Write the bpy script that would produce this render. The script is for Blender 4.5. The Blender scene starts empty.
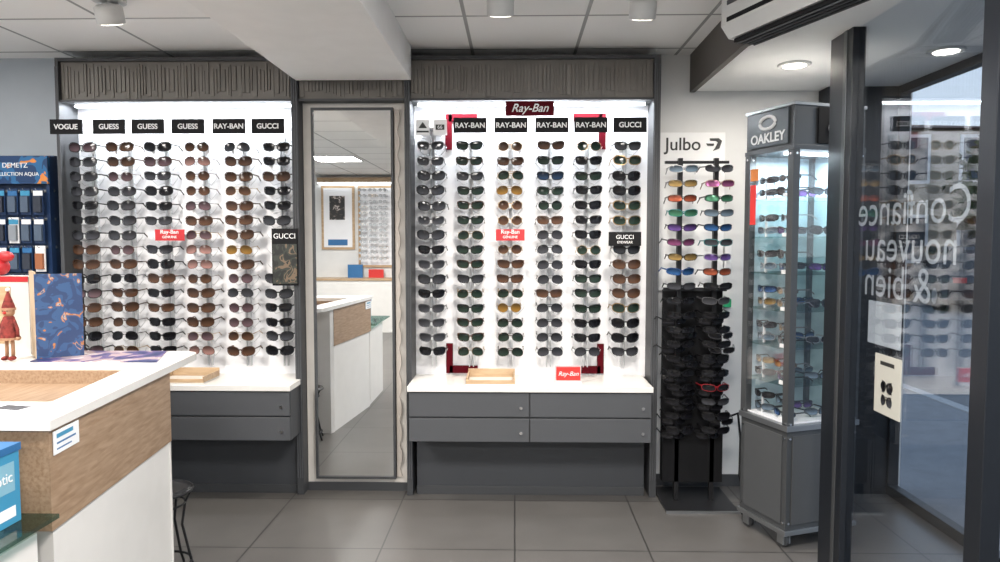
import bpy, math, random
from mathutils import Matrix, Vector
R = random.Random(7)
sc = bpy.context.scene
sc.view_settings.view_transform = 'Standard'
sc.view_settings.exposure = .14

# ------------------------------------------------------------------ materials
def new_mat(name):
    m = bpy.data.materials.new(name); m.use_nodes = True
    return m, m.node_tree, m.node_tree.nodes['Principled BSDF']
def mat(name, col, rough=.5, metal=0., spec=.5, var=0., scale=8., emit=0., coat=0.):
    m, nt, b = new_mat(name)
    b.inputs['Roughness'].default_value = rough
    b.inputs['Metallic'].default_value = metal
    b.inputs['Specular IOR Level'].default_value = spec
    b.inputs['Coat Weight'].default_value = coat
    c = (*col, 1)
    tc = nt.nodes.new('ShaderNodeTexCoord'); n = nt.nodes.new('ShaderNodeTexNoise')
    n.inputs['Scale'].default_value = scale; n.inputs['Detail'].default_value = 3
    nt.links.new(tc.outputs['Object'], n.inputs['Vector'])
    r = nt.nodes.new('ShaderNodeValToRGB')
    v = var if var else .02
    r.color_ramp.elements[0].position = .3; r.color_ramp.elements[1].position = .7
    r.color_ramp.elements[0].color = (*[max(0, x*(1-v)) for x in col], 1)
    r.color_ramp.elements[1].color = (*[min(1, x*(1+v)) for x in col], 1)
    nt.links.new(n.outputs['Fac'], r.inputs['Fac'])
    nt.links.new(r.outputs['Color'], b.inputs['Base Color'])
    if emit:
        b.inputs['Emission Color'].default_value = c
        b.inputs['Emission Strength'].default_value = emit
    return m
def wood_mat(name, c1, c2, stretch=(1, 12, 12), rough=.45):
    m, nt, b = new_mat(name)
    b.inputs['Roughness'].default_value = rough
    tc = nt.nodes.new('ShaderNodeTexCoord'); mp = nt.nodes.new('ShaderNodeMapping')
    mp.inputs['Scale'].default_value = stretch
    n = nt.nodes.new('ShaderNodeTexNoise'); n.inputs['Scale'].default_value = 3; n.inputs['Detail'].default_value = 7
    n.inputs['Distortion'].default_value = .4
    r = nt.nodes.new('ShaderNodeValToRGB')
    r.color_ramp.elements[0].position = .32; r.color_ramp.elements[1].position = .68
    r.color_ramp.elements[0].color = (*c1, 1); r.color_ramp.elements[1].color = (*c2, 1)
    nt.links.new(tc.outputs['Object'], mp.inputs['Vector']); nt.links.new(mp.outputs[0], n.inputs['Vector'])
    nt.links.new(n.outputs['Fac'], r.inputs['Fac']); nt.links.new(r.outputs['Color'], b.inputs['Base Color'])
    return m
def grid_mat(name, c1, c2, cm, size, mortar, off=(0, 0, 0), rough=.5, ov=.25):
    m, nt, b = new_mat(name)
    b.inputs['Roughness'].default_value = rough
    g = nt.nodes.new('ShaderNodeNewGeometry'); mp = nt.nodes.new('ShaderNodeMapping')
    mp.inputs['Location'].default_value = off
    br = nt.nodes.new('ShaderNodeTexBrick'); br.offset = 0; br.squash = 1
    br.inputs['Scale'].default_value = 1
    br.inputs['Brick Width'].default_value = size; br.inputs['Row Height'].default_value = size
    br.inputs['Mortar Size'].default_value = mortar; br.inputs['Mortar Smooth'].default_value = .2
    br.inputs['Color1'].default_value = (*c1, 1); br.inputs['Color2'].default_value = (*c2, 1)
    br.inputs['Mortar'].default_value = (*cm, 1)
    nt.links.new(g.outputs['Position'], mp.inputs['Vector']); nt.links.new(mp.outputs[0], br.inputs['Vector'])
    n = nt.nodes.new('ShaderNodeTexNoise'); n.inputs['Scale'].default_value = 3; n.inputs['Detail'].default_value = 8
    nt.links.new(g.outputs['Position'], n.inputs['Vector'])
    mx = nt.nodes.new('ShaderNodeMix'); mx.data_type = 'RGBA'; mx.blend_type = 'OVERLAY'
    mx.inputs[0].default_value = ov
    nt.links.new(br.outputs['Color'], mx.inputs[6]); nt.links.new(n.outputs['Fac'], mx.inputs[7])
    nt.links.new(mx.outputs[2], b.inputs['Base Color'])
    return m
def glass_mat(name, refl=.15, tint=(1, 1, 1), rough=0.0):
    m = bpy.data.materials.new(name); m.use_nodes = True; nt = m.node_tree
    for n in list(nt.nodes): nt.nodes.remove(n)
    o = nt.nodes.new('ShaderNodeOutputMaterial'); t = nt.nodes.new('ShaderNodeBsdfTransparent')
    g = nt.nodes.new('ShaderNodeBsdfGlossy'); g.inputs['Roughness'].default_value = rough
    t.inputs['Color'].default_value = (*tint, 1)
    mx = nt.nodes.new('ShaderNodeMixShader'); mx.inputs[0].default_value = refl
    nt.links.new(t.outputs[0], mx.inputs[1]); nt.links.new(g.outputs[0], mx.inputs[2]); nt.links.new(mx.outputs[0], o.inputs[0])
    return m
def film_mat(name, col, opacity):
    m = bpy.data.materials.new(name); m.use_nodes = True; nt = m.node_tree
    for n in list(nt.nodes): nt.nodes.remove(n)
    o = nt.nodes.new('ShaderNodeOutputMaterial'); t = nt.nodes.new('ShaderNodeBsdfTransparent')
    g = nt.nodes.new('ShaderNodeBsdfDiffuse'); g.inputs['Color'].default_value = (*col, 1)
    mx = nt.nodes.new('ShaderNodeMixShader'); mx.inputs[0].default_value = opacity
    nt.links.new(t.outputs[0], mx.inputs[1]); nt.links.new(g.outputs[0], mx.inputs[2]); nt.links.new(mx.outputs[0], o.inputs[0])
    return m
def blotch_mat(name, stops, scale=6, rough=.4):
    m, nt, b = new_mat(name); b.inputs['Roughness'].default_value = rough
    tc = nt.nodes.new('ShaderNodeTexCoord'); n = nt.nodes.new('ShaderNodeTexNoise')
    n.inputs['Scale'].default_value = scale; n.inputs['Detail'].default_value = 2; n.inputs['Distortion'].default_value = 1.2
    r = nt.nodes.new('ShaderNodeValToRGB'); r.color_ramp.interpolation = 'CONSTANT'
    el = r.color_ramp.elements
    while len(el) < len(stops): el.new(.5)
    for i, (p, c) in enumerate(stops):
        el[i].position = p; el[i].color = (*c, 1)
    nt.links.new(tc.outputs['Object'], n.inputs['Vector']); nt.links.new(n.outputs['Fac'], r.inputs['Fac'])
    nt.links.new(r.outputs['Color'], b.inputs['Base Color'])
    return m

WHITE = mat('white_paint', (.88, .88, .86), .6)
BEAMW = mat('beam_paint', (.86, .85, .83), .7)
WALLM = mat('wall_paint', (.70, .70, .69), .7)
WALLB = mat('wall_bluegrey', (.42, .46, .50), .7)
PANEL = mat('display_panel_white', (.82, .82, .84), .5)
TAUPE = mat('taupe_laminate', (.17, .155, .138), .5, var=.06)
TAUPE2 = mat('taupe_light', (.70, .66, .61), .5, var=.05)
TAUPE3 = mat('taupe_mid', (.48, .43, .385), .5, var=.05)
SOFF = mat('soffit_brown', (.09, .08, .07), .6)
DGREY = mat('dark_grey_metal', (.048, .050, .054), .5)
GREY = mat('drawer_grey', (.070, .073, .080), .5)
GREYD = mat('plinth_grey', (.043, .046, .052), .5)
GREYM = mat('grey_plastic', (.062, .064, .067), .45)
COUNT = mat('counter_white', (.76, .735, .70), .25)
BLACK = mat('black_plastic', (.006, .006, .007), .6, spec=.2)
BLKM = mat('black_metal', (.02, .02, .022), .35, .4)
OAK = wood_mat('oak', (.27, .17, .10), (.40, .275, .18), (30, 2.2, 30))
OAKL = wood_mat('oak_tray', (.38, .25, .14), (.55, .39, .24), (2, 14, 14))
STEEL = mat('steel', (.36, .37, .38), .35, .9)
ALU = mat('aluminium_grey', (.10, .104, .108), .4, .6)
CHROME = mat('chrome', (.8, .8, .8), .12, 1)
MIRROR = mat('mirror_silver', (.90, .91, .91), .0, 1)
RED = mat('red_plastic', (.42, .015, .02), .45)
DRED = mat('dark_red', (.085, .001, .006), .6, spec=.1)
REDL = mat('red_light', (.60, .035, .03), .4)
TXTW = mat('text_white', (.85, .85, .85), .5)
TXTK = mat('text_black', (.02, .02, .02), .5)
NAVY = mat('navy', (.012, .035, .10), .4)
BLUE = mat('blue_print', (.03, .14, .33), .4)
CYAN = mat('cyan_print', (.05, .27, .45), .4)
DOORM = mat('door_frame_anthracite', (.009, .011, .015), .4)
GLASS = glass_mat('clear_glass', .08)
DGLASS = glass_mat('door_glass', .17, (.90, .92, .94))
SGLASS = glass_mat('storefront_glass', .04)
GGREEN = glass_mat('green_edge_glass', .15, (.78, .88, .86))
GDESK = glass_mat('desk_glass', .18, (.45, .60, .56))
ACRYL = mat('acrylic_peg', (.60, .61, .62), .2)
FLOOR = grid_mat('floor_tiles', (.096, .090, .085), (.106, .100, .094), (.032, .030, .029), .65, .0045, (0, -3.32 + .65*10, 0), .33, .3)
CEIL = grid_mat('ceiling_tiles', (.88, .87, .85), (.90, .89, .87), (.34, .34, .33), .6, .010, (.25, .1, 0), .8, .1)

# ------------------------------------------------------------------ mesh builder
class MB:
    def __init__(s): s.v = []; s.f = []; s.mi = []; s.mats = []; s.M = Matrix.Identity(4); s.sm = []; s.g = {}
    def m(s, mt):
        if mt not in s.mats: s.mats.append(mt)
        return s.mats.index(mt)
    def add(s, vs, fs, mt, smooth=False, g=None):
        o = len(s.v); k = s.m(mt)
        s.v += [tuple(s.M @ Vector(p)) for p in vs]
        if g:
            for i, x in enumerate(g): s.g[o+i] = x
        for f in fs: s.f.append([i+o for i in f]); s.mi.append(k); s.sm.append(smooth)
    def box(s, x0, x1, y0, y1, z0, z1, mt):
        x0, x1 = min(x0, x1), max(x0, x1); y0, y1 = min(y0, y1), max(y0, y1); z0, z1 = min(z0, z1), max(z0, z1)
        s.add([(x0,y0,z0),(x1,y0,z0),(x1,y1,z0),(x0,y1,z0),(x0,y0,z1),(x1,y0,z1),(x1,y1,z1),(x0,y1,z1)],
              [(3,2,1,0),(4,5,6,7),(0,1,5,4),(1,2,6,5),(2,3,7,6),(3,0,4,7)], mt)
    def prism(s, poly, z0, z1, mt):
        n = len(poly)
        s.add([(x,y,z0) for x,y in poly]+[(x,y,z1) for x,y in poly],
              [tuple(reversed(range(n))), tuple(range(n,2*n))]+[(i,(i+1)%n,(i+1)%n+n,i+n) for i in range(n)], mt)
    def prismY(s, poly, y0, y1, mt):   # poly in xz
        n = len(poly)
        s.add([(x,y0,z) for x,z in poly]+[(x,y1,z) for x,z in poly],
              [tuple(range(n)), tuple(reversed(range(n,2*n)))]+[((i+1)%n,i,i+n,(i+1)%n+n) for i in range(n)], mt)
    def lathe(s, c, prof, mt, n=20, axis='z'):
        vs = []; fs = []
        for r, h in prof:
            for i in range(n):
                a = 2*math.pi*i/n; p = (r*math.cos(a), r*math.sin(a), h)
                if axis == 'y': p = (p[0], p[2], p[1])
                if axis == 'x': p = (p[2], p[0], p[1])
                vs.append((c[0]+p[0], c[1]+p[1], c[2]+p[2]))
        for j in range(len(prof)-1):
            for i in range(n):
                fs.append((j*n+i, j*n+(i+1)%n, (j+1)*n+(i+1)%n, (j+1)*n+i))
        s.add(vs, fs, mt, True)
        m = len(prof)-1
        s.add([vs[i] for i in range(n)], [tuple(reversed(range(n)))], mt)
        s.add([vs[m*n+i] for i in range(n)], [tuple(range(n))], mt)
    def tube(s, pts, r, mt, n=8, closed=False):
        P = [Vector(p) for p in pts]; N = len(P); vs = []; fs = []
        for i, p in enumerate(P):
            a = P[(i-1) % N] if (closed or i) else p
            b = P[(i+1) % N] if (closed or i < N-1) else p
            t = (b-a).normalized()
            up = Vector((0,0,1)) if abs(t.z) < .9 else Vector((1,0,0))
            u = t.cross(up).normalized(); w = u.cross(t)
            for k in range(n):
                an = 2*math.pi*k/n
                vs.append(tuple(p+u*math.cos(an)*r+w*math.sin(an)*r))
        for i in range(N if closed else N-1):
            j = (i+1) % N
            for k in range(n): fs.append((i*n+k, j*n+k, j*n+(k+1)%n, i*n+(k+1)%n))
        if not closed:
            fs.append(tuple(range(n))); fs.append(tuple(reversed(range((N-1)*n, N*n))))
        s.add(vs, fs, mt, True)
    def ball(s, c, r, mt, n=12, sq=(1,1,1)):
        vs = []; fs = []
        for j in range(1, n):
            t = math.pi*j/n
            for i in range(n*2):
                a = math.pi*i/n
                vs.append((c[0]+r*sq[0]*math.sin(t)*math.cos(a), c[1]+r*sq[1]*math.sin(t)*math.sin(a), c[2]+r*sq[2]*math.cos(t)))
        m = 2*n
        for j in range(n-2):
            for i in range(m): fs.append((j*m+i, (j+1)*m+i, (j+1)*m+(i+1)%m, j*m+(i+1)%m))
        fs.append(tuple(range(m))); fs.append(tuple(reversed(range((n-2)*m, (n-1)*m))))
        s.add(vs, fs, mt, True)
    def build(s, name, bevel=0, parent=None):
        xs = [v[0] for v in s.v]; ys = [v[1] for v in s.v]; zs = [v[2] for v in s.v]
        o = Vector(((min(xs)+max(xs))/2, (min(ys)+max(ys))/2, min(zs)))
        me = bpy.data.meshes.new(name)
        me.from_pydata([(a-o.x, b-o.y, c-o.z) for a, b, c in s.v], [], s.f)
        for mt in s.mats: me.materials.append(mt)
        me.polygons.foreach_set('material_index', s.mi)
        me.polygons.foreach_set('use_smooth', s.sm)
        if s.g:
            at = me.attributes.new('lens_gradient', 'FLOAT', 'POINT')
            at.data.foreach_set('value', [s.g.get(i, .5) for i in range(len(s.v))])
        me.update()
        ob = bpy.data.objects.new(name, me); ob.location = o
        sc.collection.objects.link(ob)
        if bevel:
            bv = ob.modifiers.new('bevel', 'BEVEL'); bv.width = bevel; bv.segments = 2; bv.limit_method = 'ANGLE'; bv.angle_limit = math.radians(50)
        if parent:
            bpy.context.view_layer.update()
            ob.parent = parent; ob.matrix_parent_inverse = parent.matrix_world.inverted()
        return ob
def text(body, loc, rot, size, mt, parent, name='lettering', ext=.0008, align='CENTER', bold=0, space=1):
    cu = bpy.data.curves.new(name, 'FONT'); cu.body = body; cu.size = size; cu.extrude = ext; cu.offset = bold
    cu.align_x = align; cu.align_y = 'CENTER'; cu.space_character = space
    cu.materials.append(mt)
    ob = bpy.data.objects.new(name, cu); ob.location = loc; ob.rotation_euler = [math.radians(a) for a in rot]
    sc.collection.objects.link(ob)
    bpy.context.view_layer.update()
    if parent:
        ob.parent = parent; ob.matrix_parent_inverse = parent.matrix_world.inverted()
    return ob
FRONT = (90, 0, 0)

# ------------------------------------------------------------------ glasses
FR = {'black': mat('frame_black', (.005,.005,.006), .3, spec=.3), 'tort': mat('frame_tortoise', (.045,.018,.008), .3, var=.6, scale=60, spec=.3),
      'gold': mat('frame_gold', (.34,.23,.12), .3, .9), 'silver': mat('frame_silver', (.36,.36,.37), .3, .9),
      'white': mat('frame_white', (.6,.6,.6), .3), 'red': mat('frame_red', (.25,.01,.015), .3), 'blue': mat('frame_blue', (.02,.06,.19), .3),
      'nude': mat('frame_nude', (.30,.18,.14), .3), 'teal': mat('frame_teal', (.01,.15,.16), .3), 'grey': mat('frame_grey', (.07,.07,.075), .3),
      'purple': mat('frame_purple', (.12,.05,.18), .3), 'orange': mat('frame_orange', (.38,.13,.03), .3),
      'crystal': mat('frame_crystal', (.42,.38,.34), .25)}
def lens(name, c, m=0., r=.1, grad=True):
    # gradient-tinted lens: darker at the top of the glass, lighter at the bottom
    mt, nt, b = new_mat('lens_'+name)
    b.inputs['Roughness'].default_value = r; b.inputs['Metallic'].default_value = m; b.inputs['Specular IOR Level'].default_value = .35
    at = nt.nodes.new('ShaderNodeAttribute'); at.attribute_name = 'lens_gradient'
    rp = nt.nodes.new('ShaderNodeValToRGB')
    rp.color_ramp.elements[0].position = .05; rp.color_ramp.elements[1].position = .8
    lo, hi = (1.6, .35) if grad else (1.2, .8)
    rp.color_ramp.elements[0].color = (*[min(1, x*lo) for x in c], 1)
    rp.color_ramp.elements[1].color = (*[x*hi for x in c], 1)
    nt.links.new(at.outputs['Fac'], rp.inputs['Fac']); nt.links.new(rp.outputs['Color'], b.inputs['Base Color'])
    return mt
LN = {'black': lens('black', (.007,.007,.009)), 'brown': lens('brown', (.068,.034,.020)), 'grey': lens('grey', (.036,.037,.043)),
      'green': lens('green', (.014,.026,.019)), 'violet': lens('violet', (.085,.052,.060)), 'rose': lens('rose', (.22,.12,.105)),
      'amber': lens('amber', (.19,.10,.02)), 'blue': lens('blue', (.013,.030,.065)), 'lblue': lens('lightblue', (.10,.14,.18)),
      'mblue': lens('mirror_blue', (.04,.12,.30), .6, .2), 'mred': lens('mirror_red', (.33,.08,.04), .6, .2),
      'mgold': lens('mirror_gold', (.34,.22,.08), .6, .2), 'mgreen': lens('mirror_green', (.06,.19,.11), .6, .2),
      'mpink': lens('mirror_pink', (.25,.07,.17), .6, .2), 'mpurple': lens('mirror_purple', (.13,.07,.25), .6, .2), 'clear': lens('clear', (.5,.52,.54), grad=False)}
def glasses(mb, pos, shape=0, fm='black', lm='black', s=1., rz=0., tilt=0., tl=.115, n=16, thick=None, temples=True):
    base = mb.M
    mb.M = base @ Matrix.Translation(pos) @ Matrix.Rotation(rz, 4, 'Z') @ Matrix.Rotation(tilt, 4, 'X') @ Matrix.Scale(s, 4)
    F = FR[fm]; L = LN[lm]
    if shape == 0: a, b, e, t = .0285, .0190, 3.0, .0038      # wayfarer
    elif shape == 1: a, b, e, t = .0285, .0225, 2.3, .0016      # aviator
    elif shape == 2: a, b, e, t = .0260, .0230, 2.0, .0022      # round
    elif shape == 3: a, b, e, t = .031, .0155, 2.7, .0028      # sport / narrow
    else: a, b, e, t = .0305, .0220, 2.5, .0040                 # oversized
    if thick: t = thick
    cx = a + .0085 if shape != 3 else a+.006
    wrap = 2.6 if shape != 3 else 5.
    def yy(x): return wrap*x*x
    for sd in (-1, 1):
        vs = []
        def ring(k, dy):
            out = []
            for i in range(n):
                an = 2*math.pi*(i+.5)/n; c, d = math.cos(an), math.sin(an)
                x = (a+k)*math.copysign(abs(c)**(2/e), c); z = (b+k)*math.copysign(abs(d)**(2/e), d)
                if shape == 0: x *= 1+.10*z/b; z += .0025*x/a
                if shape == 1:
                    x *= 1-.08*z/b; z -= .003*(x/a); 
                if shape == 4: z += .003*x/a
                if shape == 3: z += .002*x/a
                X = sd*(cx+x); out.append((X, yy(X)+dy, z))
            return out
        o = ring(t, 0); i_ = ring(0, 0); k_ = ring(t, .0035)
        vs = o + i_ + k_
        fs = []
        for i in range(n):
            j = (i+1) % n
            q = [(i, j, n+j, n+i), (i, 2*n+i, 2*n+j, j)]
            if sd > 0: q = [tuple(reversed(x)) for x in q]
            fs += q
        mb.add(vs, fs, F)
        lv = ring(0, .001) + [(sd*cx, yy(cx)-.002, 0)]
        mb.add(lv, [((i, (i+1) % n, n) if sd < 0 else ((i+1) % n, i, n)) for i in range(n)][:], L, True,
               g=[min(1, max(0, .5+.5*p[2]/b)) for p in lv])
        if temples:
            W = cx + a + t; y0 = yy(W); zt = b*.55
            h = .0030 if t > .0024 else .0014; w_ = .0016
            x0 = sd*(W-.002); x1 = sd*(W+.002)
            for (ya, za, yb, zb) in ((y0-.001, zt, y0+tl*.72, zt), (y0+tl*.72, zt, y0+tl, zt-.022)):
                P = [(x0-w_, ya, za-h), (x0+w_, ya, za-h), (x0+w_, ya, za+h), (x0-w_, ya, za+h),
                     (x1-w_, yb, zb-h), (x1+w_, yb, zb-h), (x1+w_, yb, zb+h), (x1-w_, yb, zb+h)]
                mb.add(P, [(0,1,2,3),(7,6,5,4),(0,4,5,1),(1,5,6,2),(2,6,7,3),(3,7,4,0)], F)
    bt = max(t, .0020)*.8
    zb = b*.35
    mb.box(-.0095, .0095, -.001, .003, zb-bt, zb+bt, F)
    if shape == 1: mb.box(-.014, .014, -.001, .002, b*.85-.001, b*.85+.001, F)
    mb.M = base

# ------------------------------------------------------------------ ROOM SHELL
XL, XR, YB, YF, H = -3.9, 2.25, -3.6, 4.25, 2.6
b = MB(); b.box(XL-.1, XR+.1, YB-.1, YF+.1, -.08, 0, FLOOR); b.build('floor')
b = MB(); b.box(XL-.1, XR+.1, YB-.1, YF+.1, H, H+.1, CEIL); b.build('ceiling')
b = MB(); b.box(XL, XR+.1, YF, YF+.1, 0, H, WALLM); b.build('wall_back')
b = MB(); b.box(XL-.1, XL, YB, YF, 0, H, WALLB); b.build('wall_left')
b = MB(); b.box(XL, XR, YB-.1, YB, 0, H, WALLM); b.build('wall_front')
b = MB(); b.box(XL, -2.64, 4.24, 4.2499, 0, H, WALLB); b.build('trim_1')
b = MB(); b.box(.84, 1.9, 4.235, 4.2499, 0, .07, DGREY); b.build('baseboard_back')
b = MB(); b.box(-1.25, -.59, YB, 4.02, 2.41, H, BEAMW); b.build('ceiling_beam', .003)
b = MB()
b.prism([(1.065, 4.235), (1.055, 3.25), (1.35, 2.3), (1.35, 1.9), (XR, 1.9), (XR, 4.235)], 2.385, H-.001, WHITE)
b.prism([(1.035, 4.235), (1.025, 3.235), (1.33, 2.28), (1.35, 2.3), (1.055, 3.25), (1.065, 4.235)], 2.378, H-.001, SOFF)
b.build('ceiling_soffit')
b = MB()
def jamb(y0, y1, x0=2.2, x1=2.26, z0=0, z1=2.38): b.box(x0, x1, y0, y1, z0, z1, DOORM)
jamb(4.10, 4.25); jamb(2.40, 2.46); jamb(.9, .96); jamb(-1.0, -.94); jamb(-3.6, -3.5)
b.box(2.2, 2.26, YB, 4.25, 0, .06, DOORM); b.box(2.2, 2.26, YB, 4.25, 2.34, H, DOORM)
w = b.build('window_1', .003)
b = MB(); b.box(2.225, 2.235, -3.5, 4.1, .06, 2.34, SGLASS); b.build('pane', parent=w)
b = MB(); b.box(1.80, 2.2, 4.12, 4.249, 0, 2.384, DOORM); b.build('trim_2')

# glass door partition at x=1.4
b = MB()
b.box(1.40, 1.455, 2.985, 3.19, 0, H, DOORM)
b.box(1.396, 1.40, 3.03, 3.06, 0, H, ALU)
b.box(1.40, 1.46, 2.09, 2.165, 0, H, DOORM)
b.box(1.40, 1.46, 2.16, 2.99, 0, .07, DOORM)
b.box(1.40, 1.46, 2.16, 2.99, 2.53, H, DOORM)
d = b.build('door_1', .003)
b = MB(); b.box(1.425, 1.433, 2.165, 2.985, .07, 2.53, DGLASS); b.build('pane', parent=d)
FROST = film_mat('frosted_vinyl', (.88, .89, .90), .55)
for tx, z, y in (('Confiance', 1.615, 2.24), ('nouveau', 1.475, 2.30), ('& bien', 1.335, 2.44)):
    text(tx, (1.436, y, z), (90, 0, 90), .180, FROST, d, 'vinyl_lettering', 0, 'LEFT', .0)
b = MB(); b.box(1.421, 1.4245, 2.585, 2.77, .83, 1.06, mat('notice_paper', (.50,.48,.42), .6))
b.box(1.4205, 1.421, 2.63, 2.73, 1.02, 1.035, TXTK)
b.M = Matrix.Translation((1.417, 2.68, .94)) @ Matrix.Rotation(math.radians(-90), 4, 'Z')
glasses(b, (0,0,0), 0, 'black', 'black', 1.0, temples=False)
glasses(b, (0,0,-.055), 1, 'black', 'grey', .9, temples=False)
b.M = Matrix.Identity(4)
b.build('paper_notice', parent=d)
b = MB(); b.box(1.434, 1.437, 2.62, 2.86, 1.09, 1.26, FROST); b.build('vinyl_square', parent=d)

# ------------------------------------------------------------------ DISPLAY CABINETS
def slats(b, x0, x1, z0, z1, y):
    b.box(x0, x1, y, y+.12, z0, z1, TAUPE)
    x = x0+.004
    while x < x1-.012:
        w_ = R.uniform(.010, .026)
        zz = z1-.006-R.uniform(0, .05); z00 = z0+.006+R.uniform(0, .05)
        b.box(x, min(x+w_, x1-.003), y-R.uniform(.004, .010), y, z00, zz, TAUPE)
        x += w_+.005
def fascia(b, x0, x1, z0=2.30, z1=2.55):
    slats(b, x0, x1, z0+.012, z1-.02, 4.06)
    b.box(x0, x1, 4.035, 4.24, z1-.02, z1, DGREY)
    b.box(x0, x1, 4.04, 4.20, z0, z0+.012, DGREY)
LED = mat('led_strip', (.9, .95, 1.0), .5, emit=6)
def cabinet(name, x0, x1, lx0, lx1, ncol_drawers, base0, base1, posts):
    b = MB()
    b.box(x0, x1, 4.205, 4.235, .68, 2.30, PANEL)
    fascia(b, x0, x1)
    b.box(x0+.03, x1-.03, 4.13, 4.15, 2.285, 2.30, LED)
    for p0, p1 in posts:
        b.box(p0, p1, 4.035, 4.235, 0, 2.55, DGREY)
        for k in range(3):
            xx = p0+(p1-p0)*(k+.5)/3
            b.box(xx-.003, xx+.003, 4.03, 4.036, .1, 2.5, GREY)
    b.box(lx0, lx1, 3.84, 4.205, .66, .69, COUNT)
    b.box(lx0+.006, lx1-.006, 3.865, 4.2, .375, .66, DGREY)
    n = ncol_drawers; W = (lx1-lx0-.012)
    for i in range(n):
        for j in range(2):
            a = lx0+.006+W*i/n+.003; c = lx0+.006+W*(i+1)/n-.003
            z0 = .378+j*.141; b.box(a, c, 3.848, 3.866, z0, z0+.132, GREY)
            b.lathe((c-.045, 3.846, z0+.05), [(.009, -.004), (.009, .004)], CHROME, 12, 'y')
    b.box(base0, base1, 4.07, 4.22, .0, .39, GREYD)
    b.box(base0, base1, 4.06, 4.075, .0, .05, DGREY)
    return b.build(name, .0015)
left = cabinet('display_cabinet', -2.63, -1.285, -2.70, -1.255, 1, -2.6, -1.26, [(-2.65, -2.63), (-1.285, -1.246)])
cent = cabinet('display_cabinet', -.60, .785, -.60, .765, 2, -.58, .76, [(-.634, -.60), (.785, .825)])

LC = [-2.53, -2.308, -2.087, -1.855, -1.616, -1.39]
CC = [-.488, -.262, -.029, .203, .424, .645]
def headers(xs, labels, par, zc=2.155):
    b = MB()
    for x, l in zip(xs, labels):
        if l is None: continue
        b.box(x-.094, x+.094, 4.018, 4.026, zc-.042, zc+.042, BLACK)
        b.box(x-.004, x+.004, 4.026, 4.205, zc-.003, zc+.003, ACRYL)
    o = b.build('brand_header_signs', parent=par)
    for x, l in zip(xs, labels):
        if l: text(l, (x, 4.0165, zc-.002), FRONT, .041, TXTW, o, bold=.0008)
    return o
headers([-2.585, -2.335, -2.11, -1.877, -1.640, -1.415], ['VOGUE', 'GUESS', 'GUESS', 'GUESS', 'RAY-BAN', 'GUCCI'], left)
headers([x+.005 for x in CC], [None, 'RAY-BAN', 'RAY-BAN', 'RAY-BAN', 'RAY-BAN', 'GUCCI'], cent)
b = MB()
b.box(-.575, -.495, 4.085, 4.09, 2.11, 2.20, TXTW); b.box(-.475, -.395, 4.085, 4.09, 2.11, 2.20, TXTW)
b.prismY([(-.56, 2.15), (-.51, 2.15), (-.535, 2.185)], 4.083, 4.085, TXTK)
b.box(-.57, -.50, 4.083, 4.085, 2.125, 2.135, TXTK); b.box(-.46, -.41, 4.083, 4.085, 2.14, 2.17, TXTK)
b.box(-.54, -.43, 4.09, 4.205, 2.15, 2.156, ACRYL)
o = b.build('logo_cards', parent=cent); text('66', (-.435, 4.082, 2.155), FRONT, .03, TXTW, o)
b = MB()
for sx in (-1, 1):
    cx = .06
    for (za, zb, sz) in ((2.04, 2.25, 1), (.70, .88, -1)):
        x = cx+sx*.455
        b.box(x-.02, x+.02, 4.19, 4.205, za, zb, DRED)
        zz = zb-.045 if sz > 0 else za
        b.box(x, x-sx*.17, 4.19, 4.205, zz, zz+.045, DRED)
b.box(-.055, .22, 4.025, 4.035, 2.208, 2.290, DRED)
b.box(.07, .09, 4.035, 4.20, 2.24, 2.25, ACRYL)
o = b.build('red_brand_frame', parent=cent)
text('Ray-Ban', (.082, 4.023, 2.250), FRONT, .064, TXTW, o, bold=.0006).data.shear = .35
def plate(x0, x1, z0, z1, par, m_, l1, l2, nm):
    b = MB(); b.box(x0, x1, 4.02, 4.028, z0, z1, m_); xc = (x0+x1)/2
    b.box(xc-.02, xc+.02, 4.028, 4.205, (z0+z1)/2, (z0+z1)/2+.006, ACRYL)
    o = b.build(nm, parent=par); text(l1, (xc, 4.018, z0+.05), FRONT, .033, TXTW, o); text(l2, (xc, 4.018, z0+.02), FRONT, .02, TXTW, o)
plate(-2.085, -1.915, 1.50, 1.565, left, RED, 'Ray-Ban', 'GENUINE', 'red_brand_plate')
plate(-.11, .055, 1.50, 1.565, cent, RED, 'Ray-Ban', 'GENUINE', 'red_brand_plate')
plate(.535, .72, 1.47, 1.55, cent, BLACK, 'GUCCI', 'EYEWEAR', 'black_brand_plate')
PORT = blotch_mat('portrait_print', [(0, (.012,.014,.012)), (.45, (.03,.035,.028)), (.55, (.16,.11,.07)), (.61, (.02,.025,.02))], 14)
b = MB(); b.box(-1.405, -1.255, 4.02, 4.028, 1.24, 1.57, BLACK); b.box(-1.40, -1.26, 4.017, 4.02, 1.25, 1.48, PORT)
b.box(-1.37, -1.33, 4.028, 4.205, 1.4, 1.406, ACRYL)
o = b.build('portrait_brand_card', parent=left); text('GUCCI', (-1.33, 4.018, 1.525), FRONT, .042, TXTW, o)

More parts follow.
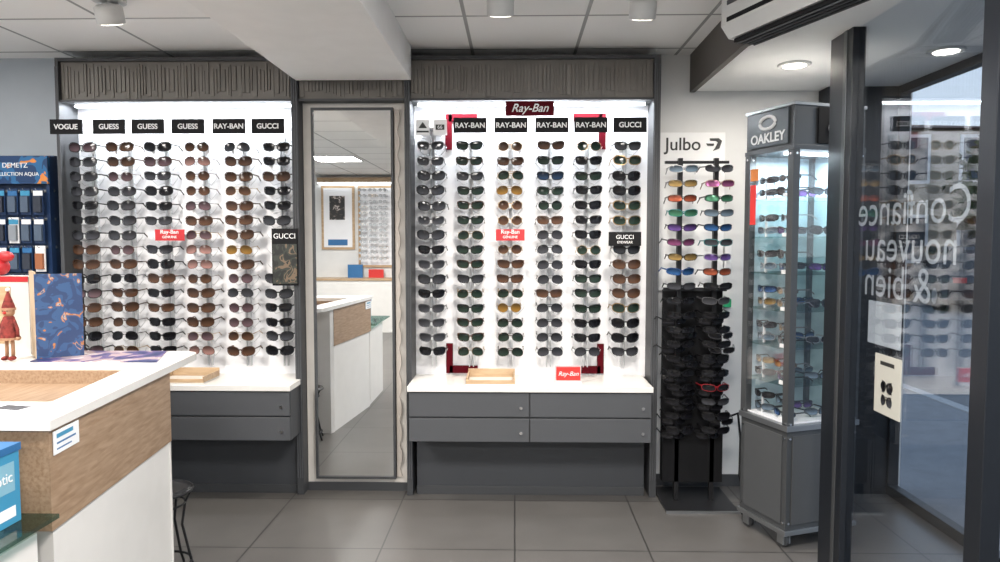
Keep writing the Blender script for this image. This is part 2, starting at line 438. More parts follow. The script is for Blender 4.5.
ROWS = [2.045-.0853*i for i in range(15)]
def rack(xs, par):
    b = MB()
    for x in xs:
        for dx in (-.012, .012):
            b.box(x+dx-.003, x+dx+.003, 4.185, 4.205, .74, 2.12, ACRYL)
        for z in ROWS:
            b.box(x-.010, x+.010, 4.075, 4.19, z-.004, z-.0005, ACRYL)
            b.box(x-.006, x+.006, 4.066, 4.076, z-.018, z+.004, ACRYL)
            for sd in (-1, 1):
                b.tube([(x+sd*.014, 4.19, z-.03), (x+sd*.045, 4.16, z-.045), (x+sd*.078, 4.15, z-.012), (x+sd*.085, 4.145, z+.004)], .0018, ACRYL, 5)
            if R.random() < .7:
                sx = R.choice((-1, 1)); b.box(x+sx*.045, x+sx*.045+.018, 4.10, 4.101, z-.038, z-.012, TXTW)
    return b.build('glasses_rack', parent=par)
rack(LC, left); rack(CC, cent)

def pick(opts): return R.choice(opts)
b = MB()
leftopt = [[('black','grey',4),('black','violet',4),('tort','brown',4),('black','black',0)], [('tort','brown',4),('tort','violet',2),('black','brown',0),('black','grey',4),('gold','brown',1)],
           [('black','grey',0),('tort','violet',4),('black','black',0),('black','black',4)], [('gold','violet',1),('tort','rose',1),('tort','brown',2),('black','violet',1),('tort','brown',4)],
           [('gold','brown',1),('gold','amber',1),('tort','brown',0),('tort','violet',2),('black','grey',1),('tort','brown',4)], [('black','black',0),('tort','brown',4),('black','grey',4),('black','black',4)]]
for ci, x in enumerate(LC):
    for ri, z in enumerate(ROWS):
        if ci == 5 and 6 <= ri <= 8: continue
        if ci == 2 and ri == 6: continue
        f, l, s = pick(leftopt[ci])
        if ri >= 8 and ci < 3 and R.random() < .7: f, l = ('black', 'black') if R.random() < .6 else ('tort', 'brown')
        glasses(b, (x+R.uniform(-.004, .004), 4.064, z+R.uniform(-.003, .003)), s, f, l, 1.13, R.uniform(-.05, .05), R.uniform(-.05, .08))
b.build('sunglasses')
b = MB()
copt = [[('black','black',0),('black','grey',4),('grey','grey',0)], [('gold','green',1),('black','green',0),('black','grey',0),('tort','green',0)],
        [('gold','brown',1),('tort','green',1),('tort','brown',0),('gold','brown',2),('gold','green',1)], [('black','green',0),('tort','brown',0),('black','grey',1),('black','green',2)],
        [('black','black',0),('black','grey',1),('gold','green',2),('black','green',0)], [('black','black',4),('black','grey',0),('tort','brown',4),('gold','green',4)]]
for ci, x in enumerate(CC):
    for ri, z in enumerate(ROWS):
        if ci == 2 and ri == 6: continue
        if ci == 5 and ri == 6: continue
        f, l, s = pick(copt[ci])
        if ci == 3 and ri == 2: f, l = 'black', 'blue'
        if ci == 2 and ri in (3, 11): f, l = 'gold', 'amber'
        glasses(b, (x+R.uniform(-.004, .004), 4.064, z+R.uniform(-.003, .003)), s, f, l, 1.11, R.uniform(-.05, .05), R.uniform(-.05, .08))
b.build('sunglasses')

# ------------------------------------------------------------------ MIRROR UNIT
b = MB()
b.box(-1.243, -.637, 4.12, 4.235, 0, 2.30, TAUPE2)
fascia(b, -1.243, -.637)
b.box(-1.243, -.637, 4.11, 4.122, 0, .05, DGREY)
def scallop(x0, x1, side):
    n = 180; pts = []
    for i in range(n+1):
        z = .09+(2.26-.09)*i/n
        w_ = (.5+.5*abs(math.sin(z*22)))*(x1-x0)
        pts.append(((x0+w_) if side > 0 else (x1-w_), z))
    base = x0 if side > 0 else x1
    for i in range(n):
        (xa, za), (xb, zb) = pts[i], pts[i+1]
        q = [(base, za), (xa, za), (xb, zb), (base, zb)]
        if side < 0: q = q[::-1]
        b.prismY(q, 4.10, 4.12, TAUPE3)
scallop(-.702, -.672, 1)
o = b.build('mirror_surround')
b = MB()
x0, x1, z0, z1 = -1.187, -.708, .080, 2.27
t_ = .014
for q in ((x0, x0+t_, z0, z1), (x1-t_, x1, z0, z1), (x0+t_, x1-t_, z0, z0+t_), (x0+t_, x1-t_, z1-t_, z1)):
    b.box(q[0], q[1], 4.085, 4.119, q[2], q[3], DGREY)
b.box(x0+t_, x1-t_, 4.095, 4.119, z0+t_, z1-t_, MIRROR)
b.build('full_length_mirror')

# ------------------------------------------------------------------ worktop items
def tray(x0, x1, y0, y1, z):
    b = MB(); t = .01
    b.box(x0, x1, y0, y1, z, z+.006, COUNT)
    b.box(x0, x1, y0, y0+t, z+.006, z+.028, OAKL); b.box(x0, x1, y1-t, y1, z+.006, z+.055, OAKL)
    b.box(x0, x0+t, y0+t, y1-t, z+.006, z+.040, OAKL); b.box(x1-t, x1, y0+t, y1-t, z+.006, z+.040, OAKL)
    b.build('wooden_tray', .002)
tray(-.275, 0.0, 3.88, 4.10, .691); tray(-2.05, -1.76, 3.88, 4.10, .691)
b = MB(); b.box(.235, .37, 3.93, 3.955, .71, .785, REDL); b.box(.228, .377, 3.92, 3.97, .691, .71, ACRYL)
b.box(.228, .377, 3.955, 3.96, .71, .79, ACRYL)
o = b.build('red_brand_block'); text('Ray-Ban', (.302, 3.928, .748), FRONT, .035, TXTW, o).data.shear = .3

# ------------------------------------------------------------------ SPORTS GLASSES TOWER
b = MB()
b.box(.835, 1.235, 3.80, 4.18, 0, .012, BLKM)
b.box(.835, 1.235, 3.79, 3.80, 0, .014, STEEL)
TX = (.925, 1.125)
for x in TX:
    b.box(x-.012, x+.012, 3.96, 3.99, .012, 1.96, BLKM)
b.box(.845, 1.185, 4.01, 4.03, .40, 1.22, BLACK)
b.box(.845, 1.185, 3.96, 4.03, .12, .42, BLACK)
b.box(.84, 1.195, 3.965, 3.985, 1.215, 1.235, BLKM)
b.box(.84, 1.195, 3.965, 3.985, 1.93, 1.945, BLKM)
tr = [1.895-.081*i for i in range(19)]
for x in TX:
    for z in tr: b.box(x-.008, x+.008, 3.89, 3.965, z-.005, z+.001, BLKM)
o = b.build('sunglasses_tower')
b = MB()
b.box(.86, 1.245, 4.215, 4.235, 1.20, 2.14, TXTW)
b.prismY([(1.15, 2.105), (1.205, 2.105), (1.225, 2.09), (1.21, 2.045), (1.17, 2.03), (1.185, 2.05), (1.20, 2.08), (1.19, 2.09), (1.155, 2.09)], 4.210, 4.2149, TXTK)
b.prismY([(1.13, 2.075), (1.18, 2.075), (1.175, 2.06), (1.14, 2.06)], 4.210, 4.2149, TXTK)
o2 = b.build('brand_poster', .002)
text('Julbo', (.995, 4.213, 2.068), FRONT, .105, TXTK, o2, bold=.001)
b = MB()
top = [('silver','lblue',3),('grey','mgold',3),('black','mred',3),('teal','mgreen',3),('black','mpurple',3),('grey','mpink',3),('black','mgold',3),('blue','mblue',3),('black','grey',3),
       ('black','grey',3),('nude','mpink',3),('black','mgreen',3),('grey','lblue',3),('black','mblue',3),('teal','grey',3),('silver','mpurple',3),('black','mred',3),('black','black',3)]
bot = [('black','black',3),('black','grey',3),('black','black',0),('black','black',3),('black','black',3),('grey','grey',3),('black','blue',3),('red','black',3)]
k = 0
for x in TX:
    for i, z in enumerate(tr):
        if i < 9: f, l, s = top[k]; k += 1
        else: f, l, s = pick(bot)
        glasses(b, (x+R.uniform(-.004, .004), 3.885, z), s, f, l, 1.12, R.uniform(-.12, .12), R.uniform(-.05, .1))
        if i > 9:
            glasses(b, (x+R.choice((-.03, .03)), 3.90, z-.035), 3, R.choice(['black','black','black','black','grey']), 'black', 1.0, R.uniform(-.2, .2), .1)
b.build('sunglasses')
b = MB(); b.box(1.255, 1.295, 4.22, 4.2495, 1.33, 1.47, TXTW); b.box(1.265, 1.285, 4.212, 4.22, 1.37, 1.43, WHITE); b.build('light_switch', .002)
b = MB(); b.box(1.255, 1.30, 4.22, 4.2495, 1.10, 1.15, mat('green_sign', (.02,.35,.15), .4)); b.build('exit_button', .002)
b = MB(); b.tube([(1.26, 4.22, .42), (1.32, 4.12, .48), (1.30, 4.0, .36), (1.265, 3.9, .18), (1.28, 3.82, .02), (1.245, 3.78, .008), (1.28, 3.74, .008)], .007, BLACK, 6); b.build('power_cable')

# ------------------------------------------------------------------ GLASS CABINET ON WHEELS
ang = math.atan2(.34, .94)
MC = Matrix.Translation((1.305, 3.335, 0)) @ Matrix.Rotation(ang, 4, 'Z')
W, D = .42, .34
BACKP = mat('showcase_back', (.42, .52, .58), .4)
b = MB(); b.M = MC
zb = .60; zt = 1.93; top_ = 2.15; z0 = .085
b.box(0, W, 0, D, z0, zb, ALU)
b.box(.03, W-.03, -.006, 0, z0+.04, zb-.04, GREYM)
b.box(-.006, 0, .03, D-.03, z0+.04, zb-.04, GREYM)
b.box(-.010, W+.01, -.010, D+.01, zb-.015, zb+.012, STEEL)
b.box(-.010, W+.01, -.010, D+.01, z0-.01, z0+.012, STEEL)
for (x, y) in ((0, 0), (W-.03, 0), (0, D-.03), (W-.03, D-.03)):
    b.box(x-.004, x+.034, y-.004, y+.034, zb, zt, ALU)
    for z in (zb+.02, zt-.02, z0+.05, zb-.05):
        b.lathe((x+.013, y-.005, z), [(.006, -.003), (.006, .002)], CHROME, 8, 'y')
        if x == 0: b.lathe((x-.005, y+.013, z), [(.006, -.003), (.006, .002)], CHROME, 8, 'x')
b.box(-.006, W+.006, -.006, D+.006, zt, zt+.02, ALU)
b.box(0, W, 0, D, zt+.02, top_-.015, ALU)
b.box(-.006, W+.006, -.006, D+.006, top_-.015, top_, STEEL)
b.box(-.012, -.004, .03, D-.03, zt+.03, top_-.02, mat('grey_sign', (.045,.058,.066), .3))
b.box(.13, W-.02, -.012, -.004, zt+.03, top_-.02, BLACK)
b.box(.03, W-.03, D-.012, D-.004, zb+.01, zt, BACKP)
b.box(W-.012, W-.004, .03, D-.03, zb+.01, zt, BACKP)
b.box(.02, W-.02, .02, D-.02, zb+.012, zb+.02, PANEL)
SH = [.80, .98, 1.16, 1.34, 1.52, 1.71]
b.box(.05, W-.05, .10, .13, zt-.012, zt-.001, LED)
for x, y in ((.03, .04), (W-.04, .04), (.03, D-.04), (W-.04, D-.04)):
    b.box(x-.012, x+.012, y-.012, y+.012, .05, z0, STEEL)
    b.box(x-.022, x-.014, y-.02, y+.025, .02, .07, STEEL); b.box(x+.014, x+.022, y-.02, y+.025, .02, .07, STEEL)
    b.lathe((x, y+.01, .034), [(.010, -.013), (.034, -.011), (.034, .011), (.010, .013)], GREYM, 20, 'x')
cab = b.build('glass_showcase', .001)
b = MB(); b.M = MC
b.box(0, .005, .034, D-.03, zb+.012, zt, GLASS); b.box(.034, W-.03, 0, .005, zb+.012, zt, GLASS)
for z in SH: b.box(.012, W-.015, .012, D-.015, z-.006, z, GGREEN)
b.build('panes', parent=cab)
p = MC @ Vector((-.014, D/2, zt+.070))
text('OAKLEY', p, (90, 0, -90+math.degrees(ang)), .065, TXTW, cab, bold=.0015)
b = MB(); b.M = MC @ Matrix.Translation((-.014, D/2, zt+.145)) @ Matrix.Rotation(math.radians(-90), 4, 'Z')
b.tube([(.055*math.cos(t*math.pi/12), 0, .030*math.sin(t*math.pi/12)) for t in range(24)], .009, TXTW, 6, True)
b.build('logo_ring', parent=cab)
b = MB(); b.M = MC @ Matrix.Translation((W/2+.07, -.0135, zt+.105))
b.tube([(.085*math.cos(t*math.pi/12), 0, .055*math.sin(t*math.pi/12)) for t in range(24)], .009, TXTW, 6, True)
b.build('logo_ring', parent=cab)
b = MB(); b.M = MC
so = [('black','mblue',3),('black','grey',3),('silver','lblue',3),('grey','grey',3),('black','black',0),('black','lblue',3),('black','grey',3),('silver','black',3),('black','mpurple',3),('black','black',3),('grey','mgold',3)]
for k, z in enumerate([zb+.02]+SH):
    zz = z+.0325
    for i in range(2):
        f, l, s = pick(so)
        glasses(b, (.040+.008*i, .095+.155*i, zz), s, f, l, .98, math.radians(-90)+R.uniform(-.15, .15), 0, tl=.10)
        f, l, s = pick(so)
        glasses(b, (.040+.008*i, .095+.155*i, zz+.062), s, f, l, .98, math.radians(-90)+R.uniform(-.15, .15), 0, tl=.10)
        b.box(.055, .065, .09+.155*i, .10+.155*i, z, zz+.065, ACRYL)
    for i in range(2):
        f, l, s = pick(so)
        glasses(b, (.24+.03*i, .06+.14*i, zz), s, f, l, .98, R.uniform(-.2, .2), 0, tl=.09)
    b.box(.02, .03, .05, .09, z, z+.018, TXTW)
b.build('sunglasses')
b = MB(); b.M = MC; b.box(-.004, -.001, .26, .30, 1.58, 1.78, REDL); b.box(-.005, -.004, .24, .30, 1.80, 1.86, mat('orange_tag', (.6,.18,.03), .5))
b.build('sticker', parent=cab)

# ------------------------------------------------------------------ AIR CONDITIONER
dx, dy = (1.27-.975), (2.3-3.1); L = math.hypot(dx, dy)
MA = Matrix.Translation((1.075, 3.17, 0)) @ Matrix.Rotation(math.atan2(dy, dx), 4, 'Z')
ACW = mat('ac_white', (.60, .60, .59), .4)
b = MB(); b.M = MA
prof = [(-.20, 2.58), (-.20, 2.42), (-.16, 2.372), (-.03, 2.36), (-.03, 2.58)]
n = len(prof)
vs = [(0, y, z) for y, z in prof]+[(L, y, z) for y, z in prof]
b.add(vs, [tuple(reversed(range(n))), tuple(range(n, 2*n))]+[(i, (i+1) % n, (i+1) % n+n, i+n) for i in range(n)], ACW)
b.box(.03, L-.04, -.155, -.045, 2.350, 2.368, BLACK)
for k in range(4):
    y = -.145+.028*k
    b.box(.04, L-.05, y, y+.006, 2.343, 2.353, GREY)
b.box(.04, L-.04, -.203, -.198, 2.43, 2.45, BLACK)
b.box(.04, L-.04, -.203, -.198, 2.50, 2.52, GREY)
ac = b.build('air_conditioner', .003)

# ------------------------------------------------------------------ SERVICE COUNTER
b = MB()
def arc(cx, cy, r, a0, a1, n=8): return [(cx+r*math.cos(math.radians(a0+(a1-a0)*i/n)), cy+r*math.sin(math.radians(a0+(a1-a0)*i/n))) for i in range(n+1)]
ZC = 1.0
front_ = [(-3.0, 1.89), (-1.290, 1.89), (-1.315, 2.12), (-3.0, 2.12)]
right_ = [(-1.44, 2.12), (-1.315, 2.12), (-1.388, 2.8), (-1.54, 2.8)]
far_ = [(-3.0, 2.8), (-1.388, 2.8), (-1.412, 3.03)] + arc(-1.502, 3.03, .09, 0, 90) + [(-3.0, 3.12)]
for p in (front_, right_, far_): b.prism(p, ZC-.028, ZC, COUNT)
b.prism([(-2.98, 1.905), (-1.305, 1.905), (-1.408, 2.80), (-2.98, 2.80)], .68, .92, OAK)
b.prism([(-2.98, 1.905), (-1.305, 1.905), (-1.330, 2.10), (-2.98, 2.10)], .92, ZC-.028, OAK)
b.prism([(-1.46, 2.10), (-1.330, 2.10), (-1.408, 2.80), (-1.56, 2.80)], .92, ZC-.028, OAK)
b.prism([(-2.98, 2.78), (-1.56, 2.78), (-1.56, 2.80), (-2.98, 2.80)], .92, ZC-.028, OAK)
b.prism([(-2.98, 2.80), (-1.412, 2.80), (-1.43, 2.84), (-2.98, 2.84)], .0, ZC-.028, COUNT)
b.prism([(-2.97, 1.925), (-1.317, 1.925), (-1.418, 2.80), (-2.97, 2.80)], .0, .68, COUNT)
ctr = b.build('service_counter')
MS = Matrix.Translation((-1.305, 1.915, 0)) @ Matrix.Rotation(math.atan2(.895, -.103), 4, 'Z')
b = MB(); b.M = MS
b.box(.005, .145, -.004, -.001, .893, .960, TXTW)
b.box(.02, .11, -.0048, -.004, .938, .950, CYAN); b.box(.02, .125, -.0048, -.004, .921, .926, BLUE); b.box(.02, .10, -.0048, -.004, .905, .909, BLUE)
b.build('label', parent=ctr)
b = MB(); b.M = Matrix.Translation((-1.80, 2.30, .9205)) @ Matrix.Rotation(.3, 4, 'Z')
b.box(-.12, .12, -.08, .08, 0, .004, TXTW); b.box(-.10, .02, -.06, .06, .004, .005, mat('orange_print', (.8,.25,.03), .5)); b.build('paper_leaflet')
b = MB(); b.M = Matrix.Translation((-1.49, 2.02, ZC+.001)) @ Matrix.Rotation(-.2, 4, 'Z')
b.box(-.07, .06, -.04, .05, 0, .003, TXTW); b.box(-.05, .04, -.02, .03, .003, .0035, GREY); b.build('paper_leaflet')
FLY = blotch_mat('flyer_print', [(0, (.02,.03,.12)), (.40, (.10,.07,.20)), (.47, (.40,.30,.32)), (.56, (.60,.56,.56)), (.64, (.20,.06,.10))], 5)
b = MB(); b.prism([(-2.0, 2.82), (-1.47, 2.82), (-1.57, 3.10), (-2.05, 3.10)], ZC+.001, ZC+.004, FLY); b.build('counter_mat')
POST = blotch_mat('blue_poster', [(0, (.025,.05,.13)), (.48, (.035,.085,.20)), (.60, (.42,.16,.05)), (.635, (.35,.33,.33)), (.67, (.025,.07,.17))], 16)
b = MB()
b.prism([(-2.11, 2.99), (-2.005, 2.87), (-2.0, 2.875), (-2.10, 2.995)], ZC+.005, 1.37, mat('kraft', (.50,.38,.26), .7))
b.prism([(-2.005, 2.87), (-1.865, 2.97), (-1.868, 2.975), (-2.005, 2.877)], ZC+.005, 1.36, POST)
o = b.build('cardboard_stand')
b = MB()
b.box(-2.37, -2.12, 3.0, 3.09, ZC, 1.345, mat('pale_box', (.58,.56,.52), .5)); b.box(-2.33, -2.2, 2.996, 3.0, 1.05, 1.3, OAKL)
b.box(-2.37, -2.12, 2.997, 3.0, 1.32, 1.345, RED)
b.build('presentation_box', .002)
b = MB()
bx = -2.275
b.ball((bx, 3.04, 1.345+.04), .040, RED, 10)
b.ball((bx+.035, 3.03, 1.345+.085), .027, RED, 10, (1.4, .8, .9)); b.ball((bx-.035, 3.03, 1.345+.085), .027, RED, 10, (1.4, .8, .9))
b.lathe((bx, 3.04, 1.345+.076), [(.010, 0), (.010, .016)], TXTW, 10)
b.build('christmas_bauble')
SKIN = mat('skin_wood', (.38, .21, .12), .5); FELT = mat('red_felt', (.18, .025, .02), .9, var=.5, scale=60)
b = MB(); gx, gy, gz = -2.095, 2.84, ZC+.004
for s_ in (-1, 1):
    b.tube([(gx+s_*.013, gy, gz+.012), (gx+s_*.013, gy, gz+.06), (gx+s_*.011, gy, gz+.11)], .007, SKIN, 8)
    b.ball((gx+s_*.015, gy-.010, gz+.010), .012, FELT, 8, (1, 1.7, .8))
    b.tube([(gx+s_*.022, gy, gz+.165), (gx+s_*.042, gy-.01, gz+.13), (gx+s_*.046, gy-.015, gz+.10)], .007, FELT, 8)
    b.ball((gx+s_*.046, gy-.015, gz+.093), .009, SKIN, 8)
b.lathe((gx, gy, gz+.09), [(.038, 0), (.034, .02), (.028, .06), (.020, .09), (.010, .10)], FELT, 18)
b.lathe((gx, gy, gz+.09), [(.040, -.004), (.040, .006)], SKIN, 18)
b.ball((gx, gy, gz+.202), .023, SKIN, 10); b.ball((gx, gy-.024, gz+.200), .006, REDL, 8)
for s_ in (-1, 1): b.ball((gx+s_*.009, gy-.021, gz+.208), .003, TXTK, 6)
b.lathe((gx, gy, gz+.212), [(.025, 0), (.023, .015), (.015, .04), (.007, .065), (.002, .08)], FELT, 16)
b.lathe((gx, gy, gz+.209), [(.027, 0), (.027, .010)], SKIN, 16); b.ball((gx, gy, gz+.294), .008, TXTW, 8)
b.build('christmas_gnome_figurine')

b = MB()
b.box(-2.6, -1.270, 1.15, 1.885, .728, .74, GDESK)
b.box(-2.5, -1.325, 1.25, 1.87, .0, .69, COUNT)
for x in (-2.4, -1.38):
    for y in (1.35, 1.8): b.lathe((x, y, .69), [(.015, 0), (.015, .038)], CHROME, 14)
b.build('glass_top_desk')
b = MB()
b.box(-1.60, -1.345, 1.70, 1.84, .741, .950, CYAN)
b.box(-1.345, -1.344, 1.72, 1.82, .83, .91, mat('pale_cyan', (.22,.43,.54), .4)); b.box(-1.345, -1.344, 1.72, 1.82, .76, .79, TXTW)
b.box(-1.604, -1.341, 1.696, 1.844, .935, .955, BLUE)
o = b.build('blue_carton', .002); text('optic', (-1.343, 1.77, .87), (90, 0, 90), .04, TXTW, o)

b = MB(); cx, cy = -1.575, 3.02
def circ(r, z, n=28): return [(cx+r*math.cos(2*math.pi*i/n), cy+r*math.sin(2*math.pi*i/n), z) for i in range(n)]
ST = .39
b.tube(circ(.13, ST), .007, BLKM, 8, True); b.tube(circ(.10, ST-.06), .005, BLKM, 8, True); b.tube(circ(.12, .06), .006, BLKM, 8, True)
for i in range(6):
    a = math.pi*i/3+.3
    c, s_ = math.cos(a), math.sin(a)
    b.tube([(cx+.13*c, cy+.13*s_, ST), (cx+.10*c, cy+.10*s_, ST-.06), (cx+.085*c, cy+.085*s_, .23), (cx+.12*c, cy+.12*s_, .06), (cx+.14*c, cy+.14*s_, .006)], .006, BLKM, 8)
b.lathe((cx, cy, ST-.003), [(.125, 0), (.128, .008), (.10, .012)], BLKM, 28)
b.build('wire_stool')

# ------------------------------------------------------------------ BLUE BLISTER RACK (left)
FISH = blotch_mat('ocean_print', [(0, (.01,.04,.12)), (.5, (.02,.12,.28)), (.62, (.65,.22,.04)), (.68, (.02,.09,.2))], 8)
b = MB()
X0, X1 = -3.10, -2.715
b.box(X0, X1, 4.10, 4.13, .0, 2.0, NAVY)
b.box(X0-.01, X1+.005, 4.03, 4.05, 1.83, 1.99, FISH)
b.box(X0, X0+.02, 4.05, 4.10, 1.3, 1.99, NAVY); b.box(X1-.02, X1, 4.05, 4.10, 1.3, 1.99, NAVY)
packs = [mat('pack_grey', (.26,.28,.31), .3), mat('pack_dark', (.03,.035,.05), .3), mat('pack_slate', (.08,.11,.16), .3), mat('pack_orange', (.35,.12,.05), .4)]
for r_ in range(4):
    z = 1.79-.165*r_
    b.box(X0, X1, 4.085, 4.10, z-.005, z+.01, STEEL)
    for c_ in range(5):
        x = X0+.04+.075*c_
        b.tube([(x, 4.10, z), (x, 4.0, z), (x, 3.99, z+.01)], .002, STEEL, 5)
        b.box(x-.029, x+.029, 4.015, 4.021, z-.14, z+.01, TXTW if R.random() < .2 else NAVY)
        b.box(x-.022, x+.022, 3.998, 4.015, z-.125, z-.035, packs[R.choice((0, 0, 1, 1, 1, 2, 2, 3))])
        b.box(x-.027, x+.027, 4.011, 4.015, z-.030, z-.002, R.choice((CYAN, TXTW, BLUE)))
b.box(X0-.01, X1, 3.92, 4.13, .0, .06, NAVY)
o = b.build('accessory_rack')
text('DEMETZ', (-2.90, 4.028, 1.935), FRONT, .04, TXTW, o); text('COLLECTION AQUA', (-2.90, 4.028, 1.885), FRONT, .03, TXTW, o)

# ------------------------------------------------------------------ CEILING SPOTS
EM = mat('lamp_glow', (1, .93, .82), .5, emit=8)
def spot(x, y):
    b = MB()
    b.lathe((x, y, H-.020), [(.072, 0), (.072, .0195)], ACW, 24)
    b.lathe((x, y, H-.04), [(.012, 0), (.012, .03)], ACW, 10)
    b.M = Matrix.Translation((x, y, H-.075)) @ Matrix.Rotation(math.radians(22), 4, 'X')
    b.lathe((0, 0, 0), [(.055, -.042), (.060, -.038), (.060, .03), (.045, .042), (.02, .046)], ACW, 24)
    b.lathe((0, 0, 0), [(.046, -.044), (.046, -.0425)], EM, 24)
    b.M = Matrix.Identity(4)
    b.build('ceiling_spotlight')
    l = bpy.data.lights.new('spot_lamp', 'SPOT'); l.energy = 62; l.spot_size = math.radians(95); l.spot_blend = .7; l.shadow_soft_size = .05; l.color = (1, .92, .82)
    lo = bpy.data.objects.new('spot_lamp', l); lo.location = (x, y+.04, H-.14); lo.rotation_euler = (math.radians(16), 0, 0); sc.collection.objects.link(lo)
spot(-1.84, 3.20); spot(-.065, 3.12); spot(.565, 3.18)
b = MB()
for x, y in ((1.40, 3.60), (2.0, 3.35)):
    b.lathe((x, y, 2.375), [(.075, 0), (.08, .004), (.08, .012)], ACW, 24); b.lathe((x, y, 2.373), [(.055, 0), (.055, .003)], EM, 24)
b.build('recessed_downlights')
def area(name, loc, sx, sy, e, col=(1, 1, 1), rot=(0, 0, 0)):
    l = bpy.data.lights.new(name, 'AREA'); l.shape = 'RECTANGLE'; l.size = sx; l.size_y = sy; l.energy = e; l.color = col
    o = bpy.data.objects.new(name, l); o.location = loc; o.rotation_euler = [math.radians(a) for a in rot]; sc.collection.objects.link(o)
area('led_strip_lamp', (-1.96, 4.11, 2.292), 1.28, .02, 15, (.90, .95, 1), (4, 0, 0))
area('led_strip_lamp', (.09, 4.11, 2.292), 1.32, .02, 15, (.90, .95, 1), (4, 0, 0))
pc = MC @ Vector((W/2, .12, zt-.02)); area('showcase_lamp', pc, .3, .04, 8, (.75, .91, 1), (0, 0, math.degrees(ang)))
area('downlight_lamp', (1.40, 3.60, 2.365), .1, .1, 8, (1, .92, .82)); area('downlight_lamp', (2.0, 3.35, 2.365), .1, .1, 4, (1, .92, .82))
for x, y in ((-2.4, 1.4), (.4, 1.4), (-2.4, -1.2), (.4, -1.2), (-3.1, 3.0)):  # panels and lamps added out of frame to brighten the room
    b = MB(); s_ = .29 if y < 3 else .15
    for q in ((-s_-.02, -s_, -s_-.02, s_+.02), (s_, s_+.02, -s_-.02, s_+.02), (-s_, s_, -s_-.02, -s_), (-s_, s_, s_, s_+.02)):
        b.box(x+q[0], x+q[1], y+q[2], y+q[3], H-.014, H-.001, ACW)
    b.build('added_led_panel')
    area('added_panel_lamp', (x, y, H-.01), s_*2, s_*2, 90 if y < 3 else 14, (1, .965, .92))

# ------------------------------------------------------------------ behind the camera (seen in mirror)
b = MB()
for x0, x1, z0, z1 in ((-3.26, -2.70, 1.35, 2.42), (-2.64, -2.02, 1.05, 2.42), (-1.9, -1.3, 1.05, 2.42)):
    b.box(x0, x1, YB+.001, YB+.03, z0, z1, OAKL); b.box(x0+.04, x1-.04, YB+.03, YB+.035, z0+.04, z1-.04, PANEL)
b.box(-3.3, -1.27, YB+.001, YB+.12, 2.47, 2.55, OAKL); b.box(-3.3, -1.27, YB+.03, YB+.10, 2.455, 2.47, LED)
b.box(-3.4, -1.27, YB+.001, YB+.45, 0, .85, COUNT); b.box(-3.4, -1.27, YB+.001, YB+.47, .85, .88, OAKL)
PH = blotch_mat('photo_print', [(0, (.02,.02,.02)), (.5, (.08,.06,.05)), (.58, (.5,.45,.42)), (.66, (.05,.04,.04))], 12)
b.box(-3.12, -2.86, YB+.035, YB+.04, 1.85, 2.25, PH)
b.box(-3.15, -2.82, YB+.035, YB+.04, 1.42, 1.52, BLUE)
b.box(-2.8, -2.55, YB+.1, YB+.14, .88, 1.1, BLUE); b.box(-2.45, -2.2, YB+.1, YB+.14, .88, 1.02, REDL)
eb = b.build('eyeglass_display_unit')
b = MB()
b.M = Matrix.Rotation(math.pi, 4, 'Z')
for x in (-2.54, -2.37, -2.20, -1.75, -1.60, -1.42):
    for i in range(13):
        glasses(b, (-x, -(YB+.17), 2.34-.095*i), R.choice((0, 2, 1)), R.choice(('tort', 'black', 'gold', 'grey')), 'clear', 1.0)
b.build('eyeglasses', parent=eb)

# ------------------------------------------------------------------ OUTSIDE
ASPH = mat('asphalt', (.15, .155, .165), .8, var=.12, scale=3)
PAVE = mat('pavement', (.20, .205, .22), .8, var=.1)
b = MB(); b.box(2.36, 90, -30, 120, -.3, -.12, ASPH); b.build('street_road')
b = MB(); b.box(2.36, 4.0, -30, 60, -.12, -.02, PAVE); b.box(4.0, 4.12, -30, 60, -.12, -.01, mat('kerb', (.4,.4,.4), .8)); b.build('pavement_slab')
def building(x0, x1, y0, y1, h, wallc, nfl, rh=1.5):
    b = MB(); wm = mat('render_wall', wallc, .8, var=.05); rf = mat('roof_tiles', (.13, .07, .05), .8, var=.2); wn = mat('window_dark', (.04, .05, .07), .15)
    b.box(x0, x1, y0, y1, -.12, h, wm)
    cx, cy = (x0+x1)/2, (y0+y1)/2
    b.add([(x0-.4,y0-.4,h),(x1+.4,y0-.4,h),(x1+.4,y1+.4,h),(x0-.4,y1+.4,h),(cx-(x1-x0)/5,cy,h+rh),(cx+(x1-x0)/5,cy,h+rh)],
          [(0,1,5,4),(1,2,5),(2,3,4,5),(3,0,4),(3,2,1,0)], rf)
    nx = max(1, int((x1-x0)/1.9))
    for f in range(nfl):
        z = .9+f*h/nfl
        for i in range(nx):
            x = x0+(i+.5)*(x1-x0)/nx
            b.box(x-.55, x+.55, y0-.05, y0, z-.1, z+1.4, TXTW); b.box(x-.45, x+.45, y0-.08, y0-.04, z, z+1.3, wn)
        ny = int((y1-y0)/2.4)
        for i in range(ny):
            y = y0+(i+.5)*(y1-y0)/ny
            b.box(x0-.05, x0, y-.55, y+.55, z-.1, z+1.4, TXTW); b.box(x0-.08, x0-.04, y-.45, y+.45, z, z+1.3, wn)
    b.build('house', .0)
building(11.2, 15.2, 22, 31, 4.9, (.36, .30, .23), 2, .9)
building(31, 41, 50, 62, 7.5, (.50, .47, .42), 3)
building(34, 44, 24, 36, 8.5, (.42, .38, .33), 3)
LEAF = mat('foliage', (.05, .06, .022), .9, var=.5, scale=3); BARK = mat('bark', (.05, .035, .03), .9, var=.3)
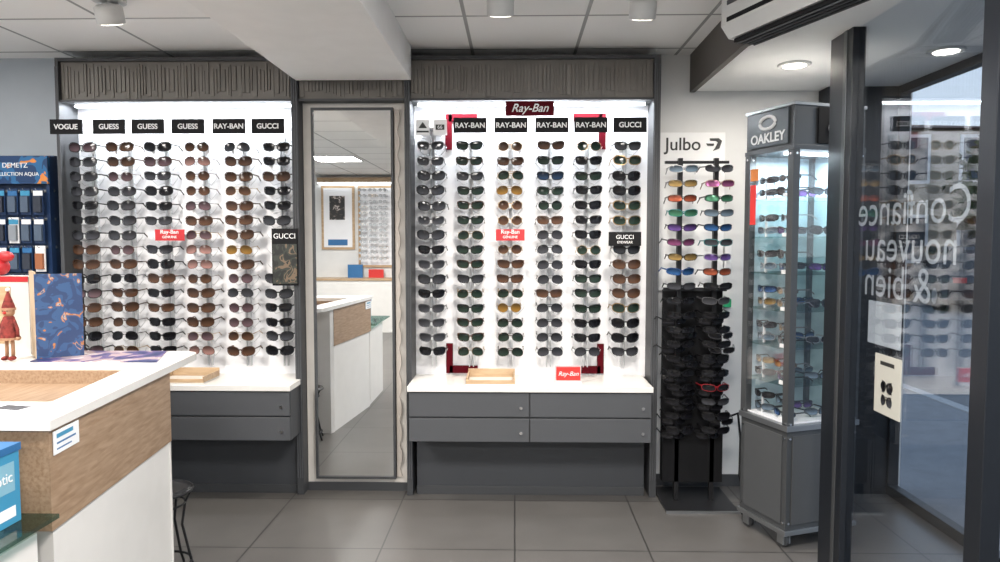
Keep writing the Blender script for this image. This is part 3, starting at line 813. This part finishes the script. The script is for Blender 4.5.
def tree(x, y, h):
    b = MB(); b.tube([(x, y, -.12), (x+.05, y, h*.3), (x, y+.1, h*.6), (x, y, h*.85)], .13, BARK, 8)
    for i in range(5):
        a = i*1.25; b.tube([(x, y, h*(.35+.06*i)), (x+1.0*math.cos(a), y+1.0*math.sin(a), h*(.55+.06*i))], .05, BARK, 6)
    for i in range(420):
        t = R.random(); a = R.uniform(0, 6.28); rr = R.uniform(.2, 1)*h*.27*math.sin(math.pi*min(.95, .15+t*.8))
        c = Vector((x+rr*math.cos(a), y+rr*math.sin(a), h*(.35+.62*t))); s_ = R.uniform(.1, .28)
        P = [tuple(c+Vector((R.uniform(-s_, s_), R.uniform(-s_, s_), R.uniform(-s_, s_)))) for _ in range(4)]
        b.add(P, [(0,1,2),(0,2,3),(0,3,1),(1,3,2)], LEAF)
    b.build('street_tree')
tree(13.6, 20.3, 4.6); tree(17.5, 22.5, 5.6); tree(10.2, 20.6, 3.4)
def car(x, y, rz, colr):
    b = MB(); b.M = Matrix.Translation((x, y, -.12)) @ Matrix.Rotation(rz, 4, 'Z')
    cm = mat('car_paint', colr, .25, .3); wn = mat('car_glass', (.03, .035, .04), .08); ty = mat('tyre', (.02, .02, .02), .8)
    body = [(-2.1,.3),(-2.15,.7),(-2.0,.92),(-1.55,.98),(1.0,.95),(1.9,.85),(2.1,.6),(2.1,.3)]
    b.prismY(body, -.85, .85, cm)
    b.prismY([(-1.6,.97),(-1.25,1.42),(.3,1.45),(1.05,.95)], -.74, .74, wn)
    b.prismY([(-1.3,1.40),(-1.2,1.47),(.25,1.49),(.38,1.42)], -.72, .72, cm)
    for xx in (-1.35, 1.3):
        for yy in (-.78, .78):
            b.lathe((xx, yy, .33), [(.2, -.1), (.33, -.09), (.33, .09), (.2, .1)], ty, 20, 'y')
            b.lathe((xx, yy, .33), [(.19, -.11), (.19, .11)], STEEL, 14, 'y')
    for yy in (-.62, .62):
        b.box(2.07, 2.13, yy-.15, yy+.15, .6, .72, TXTW); b.box(-2.17, -2.1, yy-.13, yy+.13, .68, .8, RED)
    b.build('parked_car')
car(11.0, 17.6, math.radians(75), (.05, .055, .065)); car(16.5, 19, math.radians(200), (.4, .4, .42))

wd = bpy.data.worlds.new('world'); sc.world = wd; wd.use_nodes = True
nt = wd.node_tree; bg = nt.nodes['Background']
tc = nt.nodes.new('ShaderNodeTexCoord'); sp = nt.nodes.new('ShaderNodeSeparateXYZ'); rp = nt.nodes.new('ShaderNodeValToRGB')
rp.color_ramp.elements[0].position = .0; rp.color_ramp.elements[0].color = (.70, .78, .86, 1)
rp.color_ramp.elements[1].position = .5; rp.color_ramp.elements[1].color = (.38, .53, .74, 1)
nt.links.new(tc.outputs['Generated'], sp.inputs[0]); nt.links.new(sp.outputs['Z'], rp.inputs['Fac']); nt.links.new(rp.outputs['Color'], bg.inputs['Color'])
bg.inputs['Strength'].default_value = 1.6

cam = bpy.data.cameras.new('camera'); cam.lens = 25.2; cam.sensor_width = 36; cam.clip_start = .05; cam.clip_end = 300
co = bpy.data.objects.new('camera', cam); co.location = (0, 0, 1.5)
co.rotation_euler = (math.radians(90-3.3), 0, math.radians(1.23))
sc.collection.objects.link(co); sc.camera = co
